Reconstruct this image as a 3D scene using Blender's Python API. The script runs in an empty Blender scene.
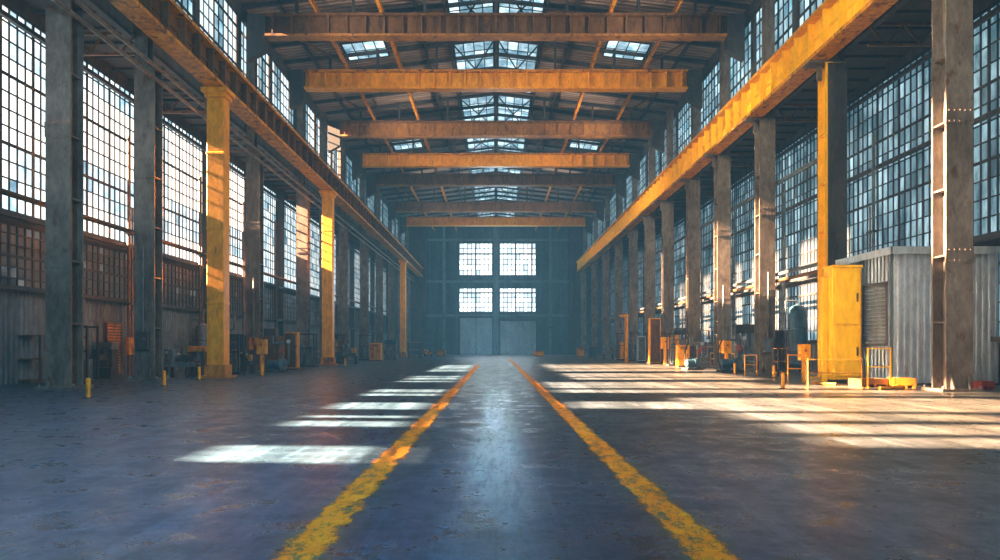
import bpy, math, random
from mathutils import Vector
random.seed(7)
S = bpy.context.scene
COL = S.collection
HZ, F, CH = 346.0, 667.0, 1.7
def dep(py): return F*CH/(py-HZ)
def pxX(px, d): return (px-496.0)*d/F

# ---------------------------------------------------------------- materials
def nodes(name):
    m = bpy.data.materials.new(name); m.use_nodes = True
    nt = m.node_tree; nt.nodes.clear()
    out = nt.nodes.new('ShaderNodeOutputMaterial')
    b = nt.nodes.new('ShaderNodeBsdfPrincipled')
    nt.links.new(b.outputs[0], out.inputs[0])
    return m, nt, b, out
def ramp(nt, src, p0, c0, p1, c1):
    r = nt.nodes.new('ShaderNodeValToRGB')
    r.color_ramp.elements[0].position = p0; r.color_ramp.elements[0].color = (*c0, 1)
    r.color_ramp.elements[1].position = p1; r.color_ramp.elements[1].color = (*c1, 1)
    nt.links.new(src, r.inputs[0]); return r
def noise(nt, vec, scale, detail=5, rough=0.6):
    n = nt.nodes.new('ShaderNodeTexNoise'); n.inputs['Scale'].default_value = scale
    n.inputs['Detail'].default_value = detail; n.inputs['Roughness'].default_value = rough
    nt.links.new(vec, n.inputs['Vector']); return n.outputs['Fac']
def mapping(nt, vec, sc):
    m = nt.nodes.new('ShaderNodeMapping'); m.inputs['Scale'].default_value = sc
    nt.links.new(vec, m.inputs[0]); return m.outputs[0]
def mixrgb(nt, fac, a, b, mode='MIX'):
    mx = nt.nodes.new('ShaderNodeMix'); mx.data_type = 'RGBA'; mx.blend_type = mode
    for v, i in ((fac,0),(a,6),(b,7)):
        if isinstance(v,(int,float)): mx.inputs[i].default_value = v
        elif isinstance(v,tuple): mx.inputs[i].default_value = (*v,1)
        else: nt.links.new(v, mx.inputs[i])
    return mx.outputs[2]
def worn(name, c1, c2, rust=None, scale=1.2, rough=0.6, metal=0.0, rpos=0.58, bump=0.15, streak=(1,1,0.35), grime=0.5):
    m, nt, b, out = nodes(name)
    g = nt.nodes.new('ShaderNodeNewGeometry')
    v = mapping(nt, g.outputs['Position'], streak)
    n1 = noise(nt, v, scale); col = ramp(nt, n1, 0.35, c1, 0.68, c2).outputs[0]
    if rust:
        n2 = noise(nt, v, scale*2.7, 8, 0.7)
        r2 = ramp(nt, n2, rpos, (0,0,0), rpos+0.07, (1,1,1))
        col = mixrgb(nt, r2.outputs[0], col, rust)
    if grime:
        r3 = ramp(nt, noise(nt, mapping(nt, g.outputs['Position'], (2.2,2.2,0.9)), 1.7, 9, 0.72), 0.4, (0.42,0.4,0.38), 0.58, (1,1,1))
        col = mixrgb(nt, grime, col, r3.outputs[0], 'MULTIPLY')
    nt.links.new(col, b.inputs['Base Color'])
    b.inputs['Roughness'].default_value = rough; b.inputs['Metallic'].default_value = metal
    if bump:
        bp = nt.nodes.new('ShaderNodeBump'); bp.inputs['Strength'].default_value = bump; bp.inputs['Distance'].default_value = 0.02
        nt.links.new(noise(nt, g.outputs['Position'], 14), bp.inputs['Height']); nt.links.new(bp.outputs[0], b.inputs['Normal'])
    return m
def glow(name, ca, cb, strength, scale=0.25, st=(1,1,1), lo=0.38, hi=0.6):
    m, nt, b, out = nodes(name)
    g = nt.nodes.new('ShaderNodeNewGeometry')
    n = noise(nt, mapping(nt, g.outputs['Position'], st), scale, 8, 0.7)
    r = ramp(nt, n, lo, ca, hi, cb)
    b.inputs['Base Color'].default_value = (0.03,0.04,0.05,1); b.inputs['Roughness'].default_value = 0.3
    nt.links.new(r.outputs[0], b.inputs['Emission Color']); b.inputs['Emission Strength'].default_value = strength
    return m
def clear(name, col, strength):
    m = bpy.data.materials.new(name); m.use_nodes = True
    nt = m.node_tree; nt.nodes.clear()
    out = nt.nodes.new('ShaderNodeOutputMaterial'); a = nt.nodes.new('ShaderNodeAddShader')
    t = nt.nodes.new('ShaderNodeBsdfTransparent'); e = nt.nodes.new('ShaderNodeEmission')
    t.inputs[0].default_value = (0.9,0.9,0.9,1); e.inputs[0].default_value = (*col,1); e.inputs[1].default_value = strength
    nt.links.new(t.outputs[0], a.inputs[0]); nt.links.new(e.outputs[0], a.inputs[1]); nt.links.new(a.outputs[0], out.inputs[0])
    return m
M = {}
M['column'] = worn('column_steel', (0.1,0.077,0.06), (0.19,0.153,0.122), (0.1,0.052,0.03), 0.8, 0.45, rpos=0.58, grime=0.7, streak=(1,1,0.6), bump=0.1)
M['dark'] = worn('dark_steel', (0.018,0.02,0.024), (0.05,0.048,0.048), (0.09,0.045,0.022), 1.0, 0.6)
M['soffit'] = worn('soffit_steel', (0.02,0.02,0.022), (0.05,0.045,0.042), (0.06,0.035,0.022), 0.6, 0.7)
M['yellow'] = worn('yellow_paint', (0.78,0.27,0.006), (0.9,0.36,0.01), (0.35,0.12,0.012), 0.9, 0.4, rpos=0.61, grime=0.5)
M['bright'] = worn('sunlit_yellow_paint', (0.92,0.43,0.008), (0.96,0.5,0.012), (0.6,0.26,0.01), 1.2, 0.42, rpos=0.68, grime=0.35)  # brighter copy of the yellow, sunlight put into the colour
M['orange'] = worn('orange_paint', (0.5,0.17,0.007), (0.7,0.27,0.01), (0.15,0.05,0.012), 0.8, 0.5, rpos=0.54, grime=0.75)
M['brown'] = worn('brown_primer', (0.085,0.036,0.012), (0.17,0.073,0.02), (0.04,0.022,0.015), 0.8, 0.55, rpos=0.55, grime=0.7)
M['rustbeam'] = worn('rust_orange_primer', (0.2,0.078,0.014), (0.35,0.14,0.022), (0.08,0.035,0.015), 0.8, 0.55, rpos=0.56, grime=0.7)
M['red'] = worn('red_paint', (0.35,0.03,0.015), (0.5,0.06,0.02), (0.1,0.03,0.02), 3, 0.5)
M['grey'] = worn('machine_grey', (0.06,0.075,0.088), (0.14,0.165,0.175), (0.1,0.05,0.025), 2, 0.42)
M['blue'] = worn('blue_paint', (0.02,0.06,0.1), (0.04,0.11,0.16), (0.08,0.05,0.03), 2, 0.4)
M['panel'] = worn('sheet_cladding', (0.07,0.08,0.088), (0.15,0.16,0.165), (0.1,0.055,0.035), 0.5, 0.5, rpos=0.58, grime=0.7)
M['shed'] = worn('shed_cladding', (0.26,0.31,0.34), (0.4,0.45,0.48), (0.2,0.13,0.08), 0.7, 0.42, rpos=0.62)
M['wall'] = worn('wall_render', (0.03,0.037,0.043), (0.07,0.075,0.08), (0.09,0.05,0.03), 0.5, 0.8)
M['farwall'] = worn('haze_teal_cladding', (0.035,0.072,0.088), (0.068,0.122,0.144), (0.035,0.06,0.07), 0.3, 0.7, streak=(3,3,0.2))  # distance haze partly put into the teal base colour
M['fartrim'] = worn('far_steelwork', (0.07,0.12,0.14), (0.12,0.18,0.2), (0.05,0.06,0.065), 0.5, 0.6)
M['fardoor'] = worn('gate_paint', (0.22,0.28,0.31), (0.32,0.39,0.42), (0.14,0.18,0.2), 0.5, 0.6)
M['bolt'] = worn('galvanised', (0.25,0.25,0.25), (0.4,0.4,0.4), None, 5, 0.35, metal=0.8)
M['rubber'] = worn('black_rubber', (0.01,0.01,0.01), (0.03,0.03,0.03), None, 5, 0.6)
M['frame'] = worn('window_steel', (0.012,0.014,0.016), (0.03,0.03,0.032), (0.07,0.035,0.02), 2, 0.6, bump=0, grime=0)
M['gL1'] = glow('glass_left_bright', (0.28,0.48,0.58), (1,0.96,0.88), 1.75, 0.6, lo=0.36, hi=0.64)
M['gL2'] = glow('glass_left_mid', (0.18,0.36,0.46), (0.86,0.92,0.92), 1.5, 0.6, lo=0.36, hi=0.66)
M['gL3'] = glow('glass_left_dim', (0.12,0.26,0.35), (0.45,0.62,0.7), 1.1, 0.5)
M['gClear'] = clear('glass_left_clean', (1,0.95,0.86), 1.5)
M['gB1'] = glow('band_panel_brown', (0.02,0.016,0.014), (0.16,0.1,0.06), 0.22, 0.6)
M['gB2'] = glow('band_panel_dark', (0.015,0.015,0.015), (0.09,0.07,0.055), 0.18, 0.6)
M['gB3'] = glow('band_panel_pale', (0.06,0.06,0.06), (0.28,0.27,0.26), 0.35, 0.6)
M['gR1'] = glow('glass_right_blue', (0.04,0.11,0.14), (0.5,0.73,0.82), 0.85, 0.8, (1,1,0.3), 0.42, 0.64)
M['gR2'] = glow('glass_right_mid', (0.03,0.09,0.12), (0.36,0.57,0.67), 0.75, 0.8, (1,1,0.3), 0.42, 0.66)
M['gR3'] = glow('glass_right_dark', (0.025,0.07,0.095), (0.2,0.35,0.43), 0.6, 0.8, (1,1,0.3), 0.42, 0.66)
M['gC1'] = glow('glass_clerestory_bright', (0.1,0.3,0.42), (0.6,0.85,0.95), 1.0, 0.5)
M['gC2'] = glow('glass_clerestory_mid', (0.05,0.18,0.27), (0.45,0.7,0.82), 0.7, 0.5)
M['gCclear'] = clear('glass_clerestory_clean', (0.62,0.85,1), 1.0)
M['gS1'] = glow('glass_skylight', (0.15,0.38,0.5), (0.8,0.97,1), 1.2, 0.9)
M['gS2'] = glow('glass_skylight_mid', (0.08,0.24,0.36), (0.6,0.83,0.93), 0.8, 0.9)
M['gF1'] = glow('glass_far', (0.65,0.82,0.86), (1,1,0.96), 2.2, 0.2)
M['gF2'] = glow('glass_far_mid', (0.45,0.66,0.72), (0.9,0.97,1), 1.5, 0.2)

def corr_ceiling():
    m, nt, b, out = nodes('roof_sheeting')
    g = nt.nodes.new('ShaderNodeNewGeometry')
    n1 = noise(nt, mapping(nt, g.outputs['Position'], (0.3,1.5,1)), 0.7, 6)
    r = ramp(nt, n1, 0.35, (0.15,0.098,0.073), 0.68, (0.37,0.262,0.2))
    w = nt.nodes.new('ShaderNodeTexWave'); w.bands_direction = 'Y'; w.inputs['Scale'].default_value = 0.65
    nt.links.new(g.outputs['Position'], w.inputs['Vector'])
    nt.links.new(mixrgb(nt, 0.7, r.outputs[0], ramp(nt, w.outputs['Fac'], 0.1, (0.35,0.35,0.35), 0.6, (1,1,1)).outputs[0], 'MULTIPLY'), b.inputs['Base Color'])
    b.inputs['Roughness'].default_value = 0.6
    bp = nt.nodes.new('ShaderNodeBump'); bp.inputs['Strength'].default_value = 0.8; bp.inputs['Distance'].default_value = 0.12
    nt.links.new(w.outputs['Fac'], bp.inputs['Height']); nt.links.new(bp.outputs[0], b.inputs['Normal'])
    return m
M['ceiling'] = corr_ceiling()
def floor_mat():
    m, nt, b, out = nodes('worn_concrete')
    g = nt.nodes.new('ShaderNodeNewGeometry'); P = g.outputs['Position']
    n1 = noise(nt, P, 0.35, 12, 0.75)
    base = ramp(nt, n1, 0.38, (0.024,0.038,0.047), 0.62, (0.062,0.088,0.104)).outputs[0]
    n2 = noise(nt, mapping(nt, P, (1.8,0.08,1)), 1.1, 9, 0.75)
    base = mixrgb(nt, ramp(nt, n2, 0.5, (0,0,0), 0.66, (0.65,0.65,0.65)).outputs[0], base, (0.16,0.21,0.245))
    n3 = noise(nt, P, 7, 15, 0.85)
    base = mixrgb(nt, 0.6, base, ramp(nt, n3, 0.45, (0.3,0.3,0.32), 0.53, (1,1,1)).outputs[0], 'MULTIPLY')
    n4 = noise(nt, mapping(nt, P, (0.12,1.5,1)), 1.0, 8, 0.7)
    base = mixrgb(nt, 0.35, base, ramp(nt, n4, 0.4, (0.5,0.5,0.5), 0.6, (1,1,1)).outputs[0], 'MULTIPLY')
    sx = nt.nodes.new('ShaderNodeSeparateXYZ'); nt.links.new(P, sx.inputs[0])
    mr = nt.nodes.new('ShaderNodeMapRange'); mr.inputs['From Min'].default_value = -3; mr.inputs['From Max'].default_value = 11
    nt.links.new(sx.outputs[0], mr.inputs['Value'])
    light_tint = ramp(nt, mr.outputs[0], 0.0, (0.58,0.94,1.34), 1.0, (1.45,0.95,0.68)).outputs[0]  # cool light on the left, warm on the right, multiplied into floor colour
    base = mixrgb(nt, 1.0, base, light_tint, 'MULTIPLY')
    br = nt.nodes.new('ShaderNodeTexBrick'); br.offset = 0.0; br.inputs['Scale'].default_value = 1.0
    br.inputs['Brick Width'].default_value = 4.0; br.inputs['Row Height'].default_value = 5.0; br.inputs['Mortar Size'].default_value = 0.018
    br.inputs['Color1'].default_value = (1,1,1,1); br.inputs['Color2'].default_value = (0.86,0.86,0.86,1); br.inputs['Mortar'].default_value = (0.3,0.3,0.3,1)
    nt.links.new(P, br.inputs['Vector'])
    base = mixrgb(nt, 0.8, base, br.outputs['Color'], 'MULTIPLY')
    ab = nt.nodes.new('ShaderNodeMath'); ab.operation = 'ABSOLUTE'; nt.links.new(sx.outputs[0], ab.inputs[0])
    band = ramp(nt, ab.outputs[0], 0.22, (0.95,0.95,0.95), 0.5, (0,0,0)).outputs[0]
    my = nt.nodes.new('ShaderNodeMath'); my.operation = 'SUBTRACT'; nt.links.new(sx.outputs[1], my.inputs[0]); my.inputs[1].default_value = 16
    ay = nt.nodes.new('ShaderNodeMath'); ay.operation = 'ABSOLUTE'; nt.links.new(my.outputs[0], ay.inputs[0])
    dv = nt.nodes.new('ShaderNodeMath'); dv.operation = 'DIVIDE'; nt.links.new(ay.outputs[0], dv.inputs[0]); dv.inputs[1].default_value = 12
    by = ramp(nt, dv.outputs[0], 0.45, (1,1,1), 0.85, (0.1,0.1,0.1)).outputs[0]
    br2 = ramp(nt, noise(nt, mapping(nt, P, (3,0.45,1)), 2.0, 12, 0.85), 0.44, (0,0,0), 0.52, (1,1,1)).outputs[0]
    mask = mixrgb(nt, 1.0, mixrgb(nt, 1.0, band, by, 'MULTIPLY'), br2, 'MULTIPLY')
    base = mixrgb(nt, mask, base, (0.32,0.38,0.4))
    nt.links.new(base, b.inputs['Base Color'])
    rr = ramp(nt, noise(nt, P, 1.3, 12, 0.78), 0.4, (0.24,0.24,0.24), 0.6, (0.44,0.44,0.44))
    nt.links.new(rr.outputs[0], b.inputs['Roughness'])
    bp = nt.nodes.new('ShaderNodeBump'); bp.inputs['Strength'].default_value = 0.18; bp.inputs['Distance'].default_value = 0.008
    nt.links.new(noise(nt, P, 6, 10, 0.75), bp.inputs['Height']); nt.links.new(bp.outputs[0], b.inputs['Normal'])
    return m
M['floor'] = floor_mat()
def line_mat():
    m, nt, b, out = nodes('worn_line_paint')
    g = nt.nodes.new('ShaderNodeNewGeometry'); P = g.outputs['Position']
    r = ramp(nt, noise(nt, P, 3, 8, 0.7), 0.35, (0.85,0.22,0.003), 0.65, (1.0,0.37,0.005))
    nt.links.new(r.outputs[0], b.inputs['Base Color']); b.inputs['Roughness'].default_value = 0.6
    n = noise(nt, mapping(nt, P, (1,0.5,1)), 5, 15, 0.9)
    uv = nt.nodes.new('ShaderNodeTexCoord'); sx = nt.nodes.new('ShaderNodeSeparateXYZ'); nt.links.new(uv.outputs['Object'], sx.inputs[0])
    ab = nt.nodes.new('ShaderNodeMath'); ab.operation = 'ABSOLUTE'; nt.links.new(sx.outputs[0], ab.inputs[0])
    e = ramp(nt, ab.outputs[0], 0.13, (0,0,0), 0.25, (0.12,0.12,0.12)).outputs[0]
    sb = nt.nodes.new('ShaderNodeMath'); sb.operation = 'SUBTRACT'; nt.links.new(n, sb.inputs[0]); nt.links.new(e, sb.inputs[1])
    a = ramp(nt, sb.outputs[0], 0.45, (0,0,0), 0.49, (1,1,1))
    nt.links.new(a.outputs[0], b.inputs['Alpha'])
    return m
M['line'] = line_mat()

# ---------------------------------------------------------------- mesh builder
class MB:
    def __init__(s): s.v=[]; s.f=[]; s.mi=[]
    def hexa(s, p, mi=0):
        n=len(s.v); s.v+= [tuple(q) for q in p]
        for f in ((0,3,2,1),(4,5,6,7),(0,1,5,4),(1,2,6,5),(2,3,7,6),(3,0,4,7)):
            s.f.append(tuple(n+i for i in f)); s.mi.append(mi)
        return s
    def box(s, x0,x1,y0,y1,z0,z1, mi=0):
        x0,x1=min(x0,x1),max(x0,x1); y0,y1=min(y0,y1),max(y0,y1); z0,z1=min(z0,z1),max(z0,z1)
        return s.hexa([(x0,y0,z0),(x1,y0,z0),(x1,y1,z0),(x0,y1,z0),(x0,y0,z1),(x1,y0,z1),(x1,y1,z1),(x0,y1,z1)], mi)
    def quad(s, p, mi=0):
        n=len(s.v); s.v+=[tuple(q) for q in p]; s.f.append((n,n+1,n+2,n+3)); s.mi.append(mi); return s
    def bar(s, a, b, w, h=None, mi=0):
        h=h or w; a=Vector(a); b=Vector(b); d=(b-a).normalized()
        up=Vector((0,0,1)) if abs(d.z)<0.95 else Vector((0,1,0))
        r=d.cross(up).normalized()*w/2; u=r.cross(d).normalized()*h/2
        return s.hexa([a-r-u,a+r-u,b+r-u,b-r-u,a-r+u,a+r+u,b+r+u,b-r+u], mi)
    def tube(s, a, b, r, r2=None, n=14, mi=0):
        r2=r if r2 is None else r2; a=Vector(a); b=Vector(b); d=(b-a).normalized()
        up=Vector((0,0,1)) if abs(d.z)<0.95 else Vector((1,0,0))
        e=d.cross(up).normalized(); g=e.cross(d).normalized(); k=len(s.v)
        for c,rr in ((a,r),(b,r2)):
            for i in range(n):
                t=2*math.pi*i/n; s.v.append(tuple(c+(e*math.cos(t)+g*math.sin(t))*rr))
        for i in range(n):
            j=(i+1)%n; s.f.append((k+i,k+n+i,k+n+j,k+j)); s.mi.append(mi)
        s.f.append(tuple(k+i for i in range(n))); s.mi.append(mi)
        s.f.append(tuple(k+n+i for i in reversed(range(n)))); s.mi.append(mi)
        return s
    def path(s, pts, r, n=10, mi=0):
        for a,b in zip(pts,pts[1:]): s.tube(a,b,r,n=n,mi=mi)
        return s
    def ring(s, c, R, r, axis='y', n=20, mi=0):
        pts=[]
        for i in range(n+1):
            t=2*math.pi*i/n
            o={'y':(math.cos(t)*R,0,math.sin(t)*R),'x':(0,math.cos(t)*R,math.sin(t)*R),'z':(math.cos(t)*R,math.sin(t)*R,0)}[axis]
            pts.append((c[0]+o[0],c[1]+o[1],c[2]+o[2]))
        return s.path(pts,r,6,mi)
    def mesh(s, name, mats):
        me=bpy.data.meshes.new(name); me.from_pydata(s.v,[],s.f)
        for m in (mats if isinstance(mats,(list,tuple)) else [mats]): me.materials.append(M[m])
        me.polygons.foreach_set('material_index', s.mi); me.update(); return me
    def build(s, name, mats, parent=None, loc=None, bevel=0):
        o=bpy.data.objects.new(name, s.mesh(name,mats)); COL.objects.link(o)
        if parent: o.parent=parent
        if loc: o.location=loc
        if bevel:
            b=o.modifiers.new('bevel','BEVEL'); b.width=bevel; b.segments=2; b.limit_method='ANGLE'
        return o
def tag(o, label, cat, group=None):
    o['label']=label; o['category']=cat
    if group: o['group']=group
    return o
def thing(name, label, cat, loc, group=None, rz=0):
    o=bpy.data.objects.new(name,None); COL.objects.link(o); o.location=loc; o.rotation_euler.z=rz; o.empty_display_size=0.3
    return tag(o,label,cat,group)
def struct(o): o['kind']='structure'; return o
def dup(root, loc, label, rz=None):
    r=root.copy(); COL.objects.link(r); r.location=loc; r['label']=label
    if rz is not None: r.rotation_euler.z=rz
    for ch in list(root.children):
        c=ch.copy(); COL.objects.link(c); c.parent=r
        for g in ch.children:
            d=g.copy(); COL.objects.link(d); d.parent=c
    return r
ORD=['nearest','second','third','fourth','fifth','sixth','seventh','eighth','ninth','tenth','eleventh','twelfth','thirteenth','fourteenth','fifteenth','sixteenth']

# ---------------------------------------------------------------- sizes
XL, XR = -21.5, 21.8
XC = 18.0
Y0, Y1 = -10.0, 135.0
struct(MB().box(XL-0.4,XR+0.4,Y0-0.4,Y1+0.4,-0.3,0).build('floor','floor'))

# low sun far outside on the left; where its light must land decides which panes are clean
SUN = Vector((-330.0, 34.0, 148.5))
patches = [(205,385,447,459),(300,475,417,425),(330,478,403,409),(380,484,389,396),(390,486,376,382),(415,488,365,371.5),(240,345,391,395),(290,385,379,382.5),(320,400,370,373),(120,250,403,407),
           (760,1020,414,434),(680,1020,398,411),(590,680,402,409),(800,1020,385,396),(545,790,382,394),(560,760,373,380),(540,690,364,371),
           (860,1020,438,448)]
holes = []
for (a,b,c,d) in patches:
    ys=[];zs=[]
    for px,py in ((a,c),(b,c),(a,d),(b,d)):
        D=dep(py); fp=Vector((pxX(px,dep((c+d)/2)),D,0)); t=(XL-fp.x)/(SUN.x-fp.x); q=fp.lerp(SUN,t); ys.append(q.y); zs.append(q.z)
    holes.append((min(ys),max(ys),min(zs),max(zs)))
def inhole(y,z): return any(a<=y<=b and c<=z<=d for a,b,c,d in holes)

WN=[0]
def window(mp, w, h, cu, cv, glass, hole=None, bt=0.05, heavy=4, depth=0.08, weights=(6,3,1), cross=False, gclear='gClear'):
    WN[0]+=1
    fr=MB()
    def b(u0,u1,v0,v1,t):
        fr.hexa([mp(u0,v0,-t),mp(u1,v0,-t),mp(u1,v0,t),mp(u0,v0,t),mp(u0,v1,-t),mp(u1,v1,-t),mp(u1,v1,t),mp(u0,v1,t)])
    e=0.12
    b(0,e,0,h,depth); b(w-e,w,0,h,depth); b(0,w,0,e,depth); b(0,w,h-e,h,depth)
    nu=max(1,round(w/cu)); nv=max(1,round(h/cv)); du=w/nu; dv=h/nv
    for i in range(1,nu):
        t=bt*(2.2 if heavy and i%heavy==0 else 1); b(i*du-t/2,i*du+t/2,0,h,depth*0.6)
    for j in range(1,nv):
        t=bt*(2.2 if heavy and j%heavy==0 else 1); b(0,w,j*dv-t/2,j*dv+t/2,depth*0.55)
    if cross:
        p=[mp(0,0,0.1),mp(w,h,0.1),mp(w,0,0.1),mp(0,h,0.1)]
        fr.bar(p[0],p[1],0.1); fr.bar(p[2],p[3],0.1)
    fo=struct(fr.build('window_%d'%WN[0],'frame'))
    g=MB()
    for i in range(nu):
        for j in range(nv):
            c=mp((i+.5)*du,(j+.5)*dv,0)
            mi=random.choices((0,1,2),weights)[0]
            if hole and hole(c[1],c[2]): mi=3
            g.quad([mp(i*du,j*dv,-0.01),mp((i+1)*du,j*dv,-0.01),mp((i+1)*du,(j+1)*dv,-0.01),mp(i*du,(j+1)*dv,-0.01)],mi)
    g.build('pane',glass+[gclear] if hole else glass,fo)
    return fo

# ---------------------------------------------------------------- side walls
LB=[y for y in [-8.1+8.2*k for k in range(0,18)] if y<Y1-1]
RB=[y for y in [-0.2+10.7*k for k in range(0,13)] if y<Y1-1]
CB=[y for y in [-6+6.6*k for k in range(0,22)] if y<Y1-1]
def bays(L):
    e=[Y0]+L+[Y1]; return list(zip(e,e[1:]))
wl=MB()
for (a,b) in ((0,4.25),(7.2,7.6),(16.75,17.7)): wl.box(XL-0.3,XL,Y0,Y1,a,b)
for y in LB: wl.box(XL-0.3,XL+0.12,y-0.25,y+0.25,0,16.75)
wl.box(XL-0.3,XL,Y0,Y0+0.4,0,17); wl.box(XL-0.3,XL,Y1-0.4,Y1,0,17)
wl.box(-XC-0.3,-XC,Y0,Y1,17.0,18.6); wl.box(-XC-0.3,-XC,Y0,Y1,24.9,26.2)
for y in CB: wl.box(-XC-0.3,-XC,y-0.3,y+0.3,18.6,24.9)
struct(wl.build('wall_left','wall'))
wr=MB()
for (a,b) in ((0,1.9),(6.15,6.6),(16.75,17.7)): wr.box(XR,XR+0.3,Y0,Y1,a,b)
for y in RB: wr.box(XR-0.12,XR+0.3,y-0.25,y+0.25,0,16.75)
wr.box(XR,XR+0.3,Y0,Y0+0.4,0,17); wr.box(XR,XR+0.3,Y1-0.4,Y1,0,17)
wr.box(XC,XC+0.3,Y0,Y1,17.0,18.6); wr.box(XC,XC+0.3,Y0,Y1,24.9,26.2)
for y in CB: wr.box(XC,XC+0.3,y-0.3,y+0.3,18.6,24.9)
struct(wr.build('wall_right','wall'))
def cladding(x, nx, y0, y1, z0, z1, pitch=0.32, dp=0.06):
    m=MB(); y=y0; prof=[]
    while y<y1:
        prof+= [(y,0),(y+pitch*.3,0),(y+pitch*.5,dp),(y+pitch*.8,dp)]; y+=pitch
    for (a,da),(b,db) in zip(prof,prof[1:]):
        m.quad([(x+nx*da,a,z0),(x+nx*db,b,z0),(x+nx*db,b,z1),(x+nx*da,a,z1)])
    return m
tn=[0]
def trim(m, mat):
    tn[0]+=1; return struct(m.build('trim_%d'%tn[0],mat))
m=cladding(XL+0.02,1,Y0,Y1,0,4.15); m.box(XL,XL+0.14,Y0,Y1,4.15,4.3); trim(m,'panel')
m=cladding(XR-0.02,-1,Y0,Y1,0,1.8); m.box(XR-0.14,XR,Y0,Y1,1.8,1.95); trim(m,'panel')
for y0,y1 in bays(LB):
    a,b=y0+0.25,y1-0.25
    window(lambda u,v,n,a=a: (XL-0.12+n,a+u,7.6+v), b-a, 9.15, 0.52, 0.76, ['gL1','gL2','gL3'], hole=inhole, heavy=4, bt=.065)
    window(lambda u,v,n,a=a: (XL-0.12+n,a+u,4.25+v), b-a, 2.95, 0.5, 0.49, ['gB1','gB2','gB3'], weights=(5,5,1), heavy=3, bt=.06)
for y0,y1 in bays(RB):
    a,b=y0+0.25,y1-0.25
    window(lambda u,v,n,a=a: (XR+0.12-n,a+u,6.6+v), b-a, 10.15, 0.5, 0.85, ['gR1','gR2','gR3'], weights=(4,4,3), heavy=4, bt=0.065)
    window(lambda u,v,n,a=a: (XR+0.12-n,a+u,1.9+v), b-a, 4.25, 0.5, 0.85, ['gR2','gR3','gR1'], weights=(4,4,2), heavy=4, bt=0.065)
for s in (-1,1):
    for y0,y1 in bays(CB):
        a,b=y0+0.3,y1-0.3
        if b-a<1: continue
        hf = (lambda y,z: 19.6<z<24.9 and y<78 and not 29<y<39 and (int(y/1.3)%3!=0)) if s<0 else None
        window(lambda u,v,n,a=a,s=s: (s*(XC+0.12)-s*n,a+u,18.6+v), b-a, 6.3, 0.75, 0.9, ['gC1','gC2','gR1'], weights=(3,4,3), heavy=3, bt=.08, hole=hf, gclear='gCclear')
for s,X,zs,L in ((1,XL,(4.25,7.4,15.9),LB),(-1,XR,(2.0,6.4,11.7,16.0),RB)):
    g=MB()
    for z in zs: g.box(X+s*0.35,X+s*0.55,Y0+0.5,Y1-0.5,z-0.1,z+0.1)
    for y in L: g.box(X+s*0.12,X+s*0.6,y-0.18,y+0.18,0,17.0)
    trim(g,'dark')
for s,X,L in ((1,XL,LB),(-1,XR,RB)):
    g=MB()
    for y in L:
        x0,x1=X+s*.6,-s*(XC-.2)
        g.bar((x0,y,17.1),(x1,y,17.1),.14); g.bar((x0,y,16.1),(x1,y,16.1),.12)
        n=4
        for k in range(n):
            xa=x0+(x1-x0)*k/n; xb=x0+(x1-x0)*(k+1)/n
            g.bar((xa,y,16.1 if k%2 else 17.1),(xb,y,17.1 if k%2 else 16.1),.08)
    trim(g,'brown')

# ---------------------------------------------------------------- far and front walls
fw=MB(); YF=Y1
def zpx(y): return (HZ-y)*YF/F+CH
def xpx(x): return (x-496)*YF/F
WX=[(xpx(459),xpx(492.5)),(xpx(499.5),xpx(536))]
rows=[(zpx(275.5),zpx(243)),(zpx(312),zpx(288))]
DX=[(xpx(460),xpx(492)),(xpx(500),xpx(536))]; DZ=[zpx(318),zpx(321)]
xs=[-22,WX[0][0],WX[0][1],WX[1][0],WX[1][1],22.3]
fw.box(xs[0],xs[1],YF,YF+.4,0,28.5); fw.box(xs[2],xs[3],YF,YF+.4,0,28.5); fw.box(xs[4],xs[5],YF,YF+.4,0,28.5)
for i,(a,b) in enumerate(WX):
    for z0,z1 in ((0,rows[1][0]),(rows[1][1],rows[0][0]),(rows[0][1],28.5)): fw.box(a,b,YF,YF+.4,z0,z1)
x=-21.5
while x<21.6:
    if not any(a-0.3<x<b+0.3 for a,b in WX): fw.box(x-0.1,x+0.1,YF-0.14,YF,0,27)
    x+=1.0
struct(fw.build('wall_far','farwall'))
for (a,b) in WX:
    for (z0,z1) in rows:
        window(lambda u,v,n,a=a,z0=z0: (a+u,YF+0.1-n,z0+v), b-a, z1-z0, 0.85, 1.05, ['gF1','gF2','gL2'], heavy=4, bt=0.14, weights=(6,3,1))
t=MB()
t.box(xpx(493.5),xpx(498.5),YF-0.5,YF-0.02,0,27)
for z in (zpx(240),zpx(281.5),zpx(315.5)): t.box(-17,17,YF-0.35,YF-0.02,z-0.22,z+0.22)
for x in (-10.5,11): t.box(x-0.25,x+0.25,YF-0.4,YF-0.02,0,27)
trim(t,'fartrim')
t=MB(); t.box(-17.7,-14.0,YF-2.0,YF-.5,0,26); t.box(14.7,17.7,YF-2.0,YF-.5,0,26)
x=-17.6
while x<17.7:
    if x<-14 or x>14.7: t.box(x-.1,x+.1,YF-2.12,YF-2.0,0,26)
    x+=.8
trim(t,'wall')
d1=MB(); a,b=DX[0]; d1.box(a,b,YF-0.2,YF-0.1,0,DZ[0])
for k in range(1,8): xx=a+(b-a)*k/8; d1.box(xx-.05,xx+.05,YF-.27,YF-.2,0.1,DZ[0]-.1)
for z in (0.15,DZ[0]/2,DZ[0]-.15): d1.box(a,b,YF-.3,YF-.2,z-.15,z+.15)
d1=struct(d1.build('door_1','fardoor'))
MB().box((a+b)/2-0.35,(a+b)/2-0.2,YF-.36,YF-.3,1.0,1.7).build('handle','bolt',d1)
MB().box((a+b)/2-.06,(a+b)/2+.06,YF-.34,YF-.3,0,DZ[0]).build('meeting_strip','dark',d1)
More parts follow.
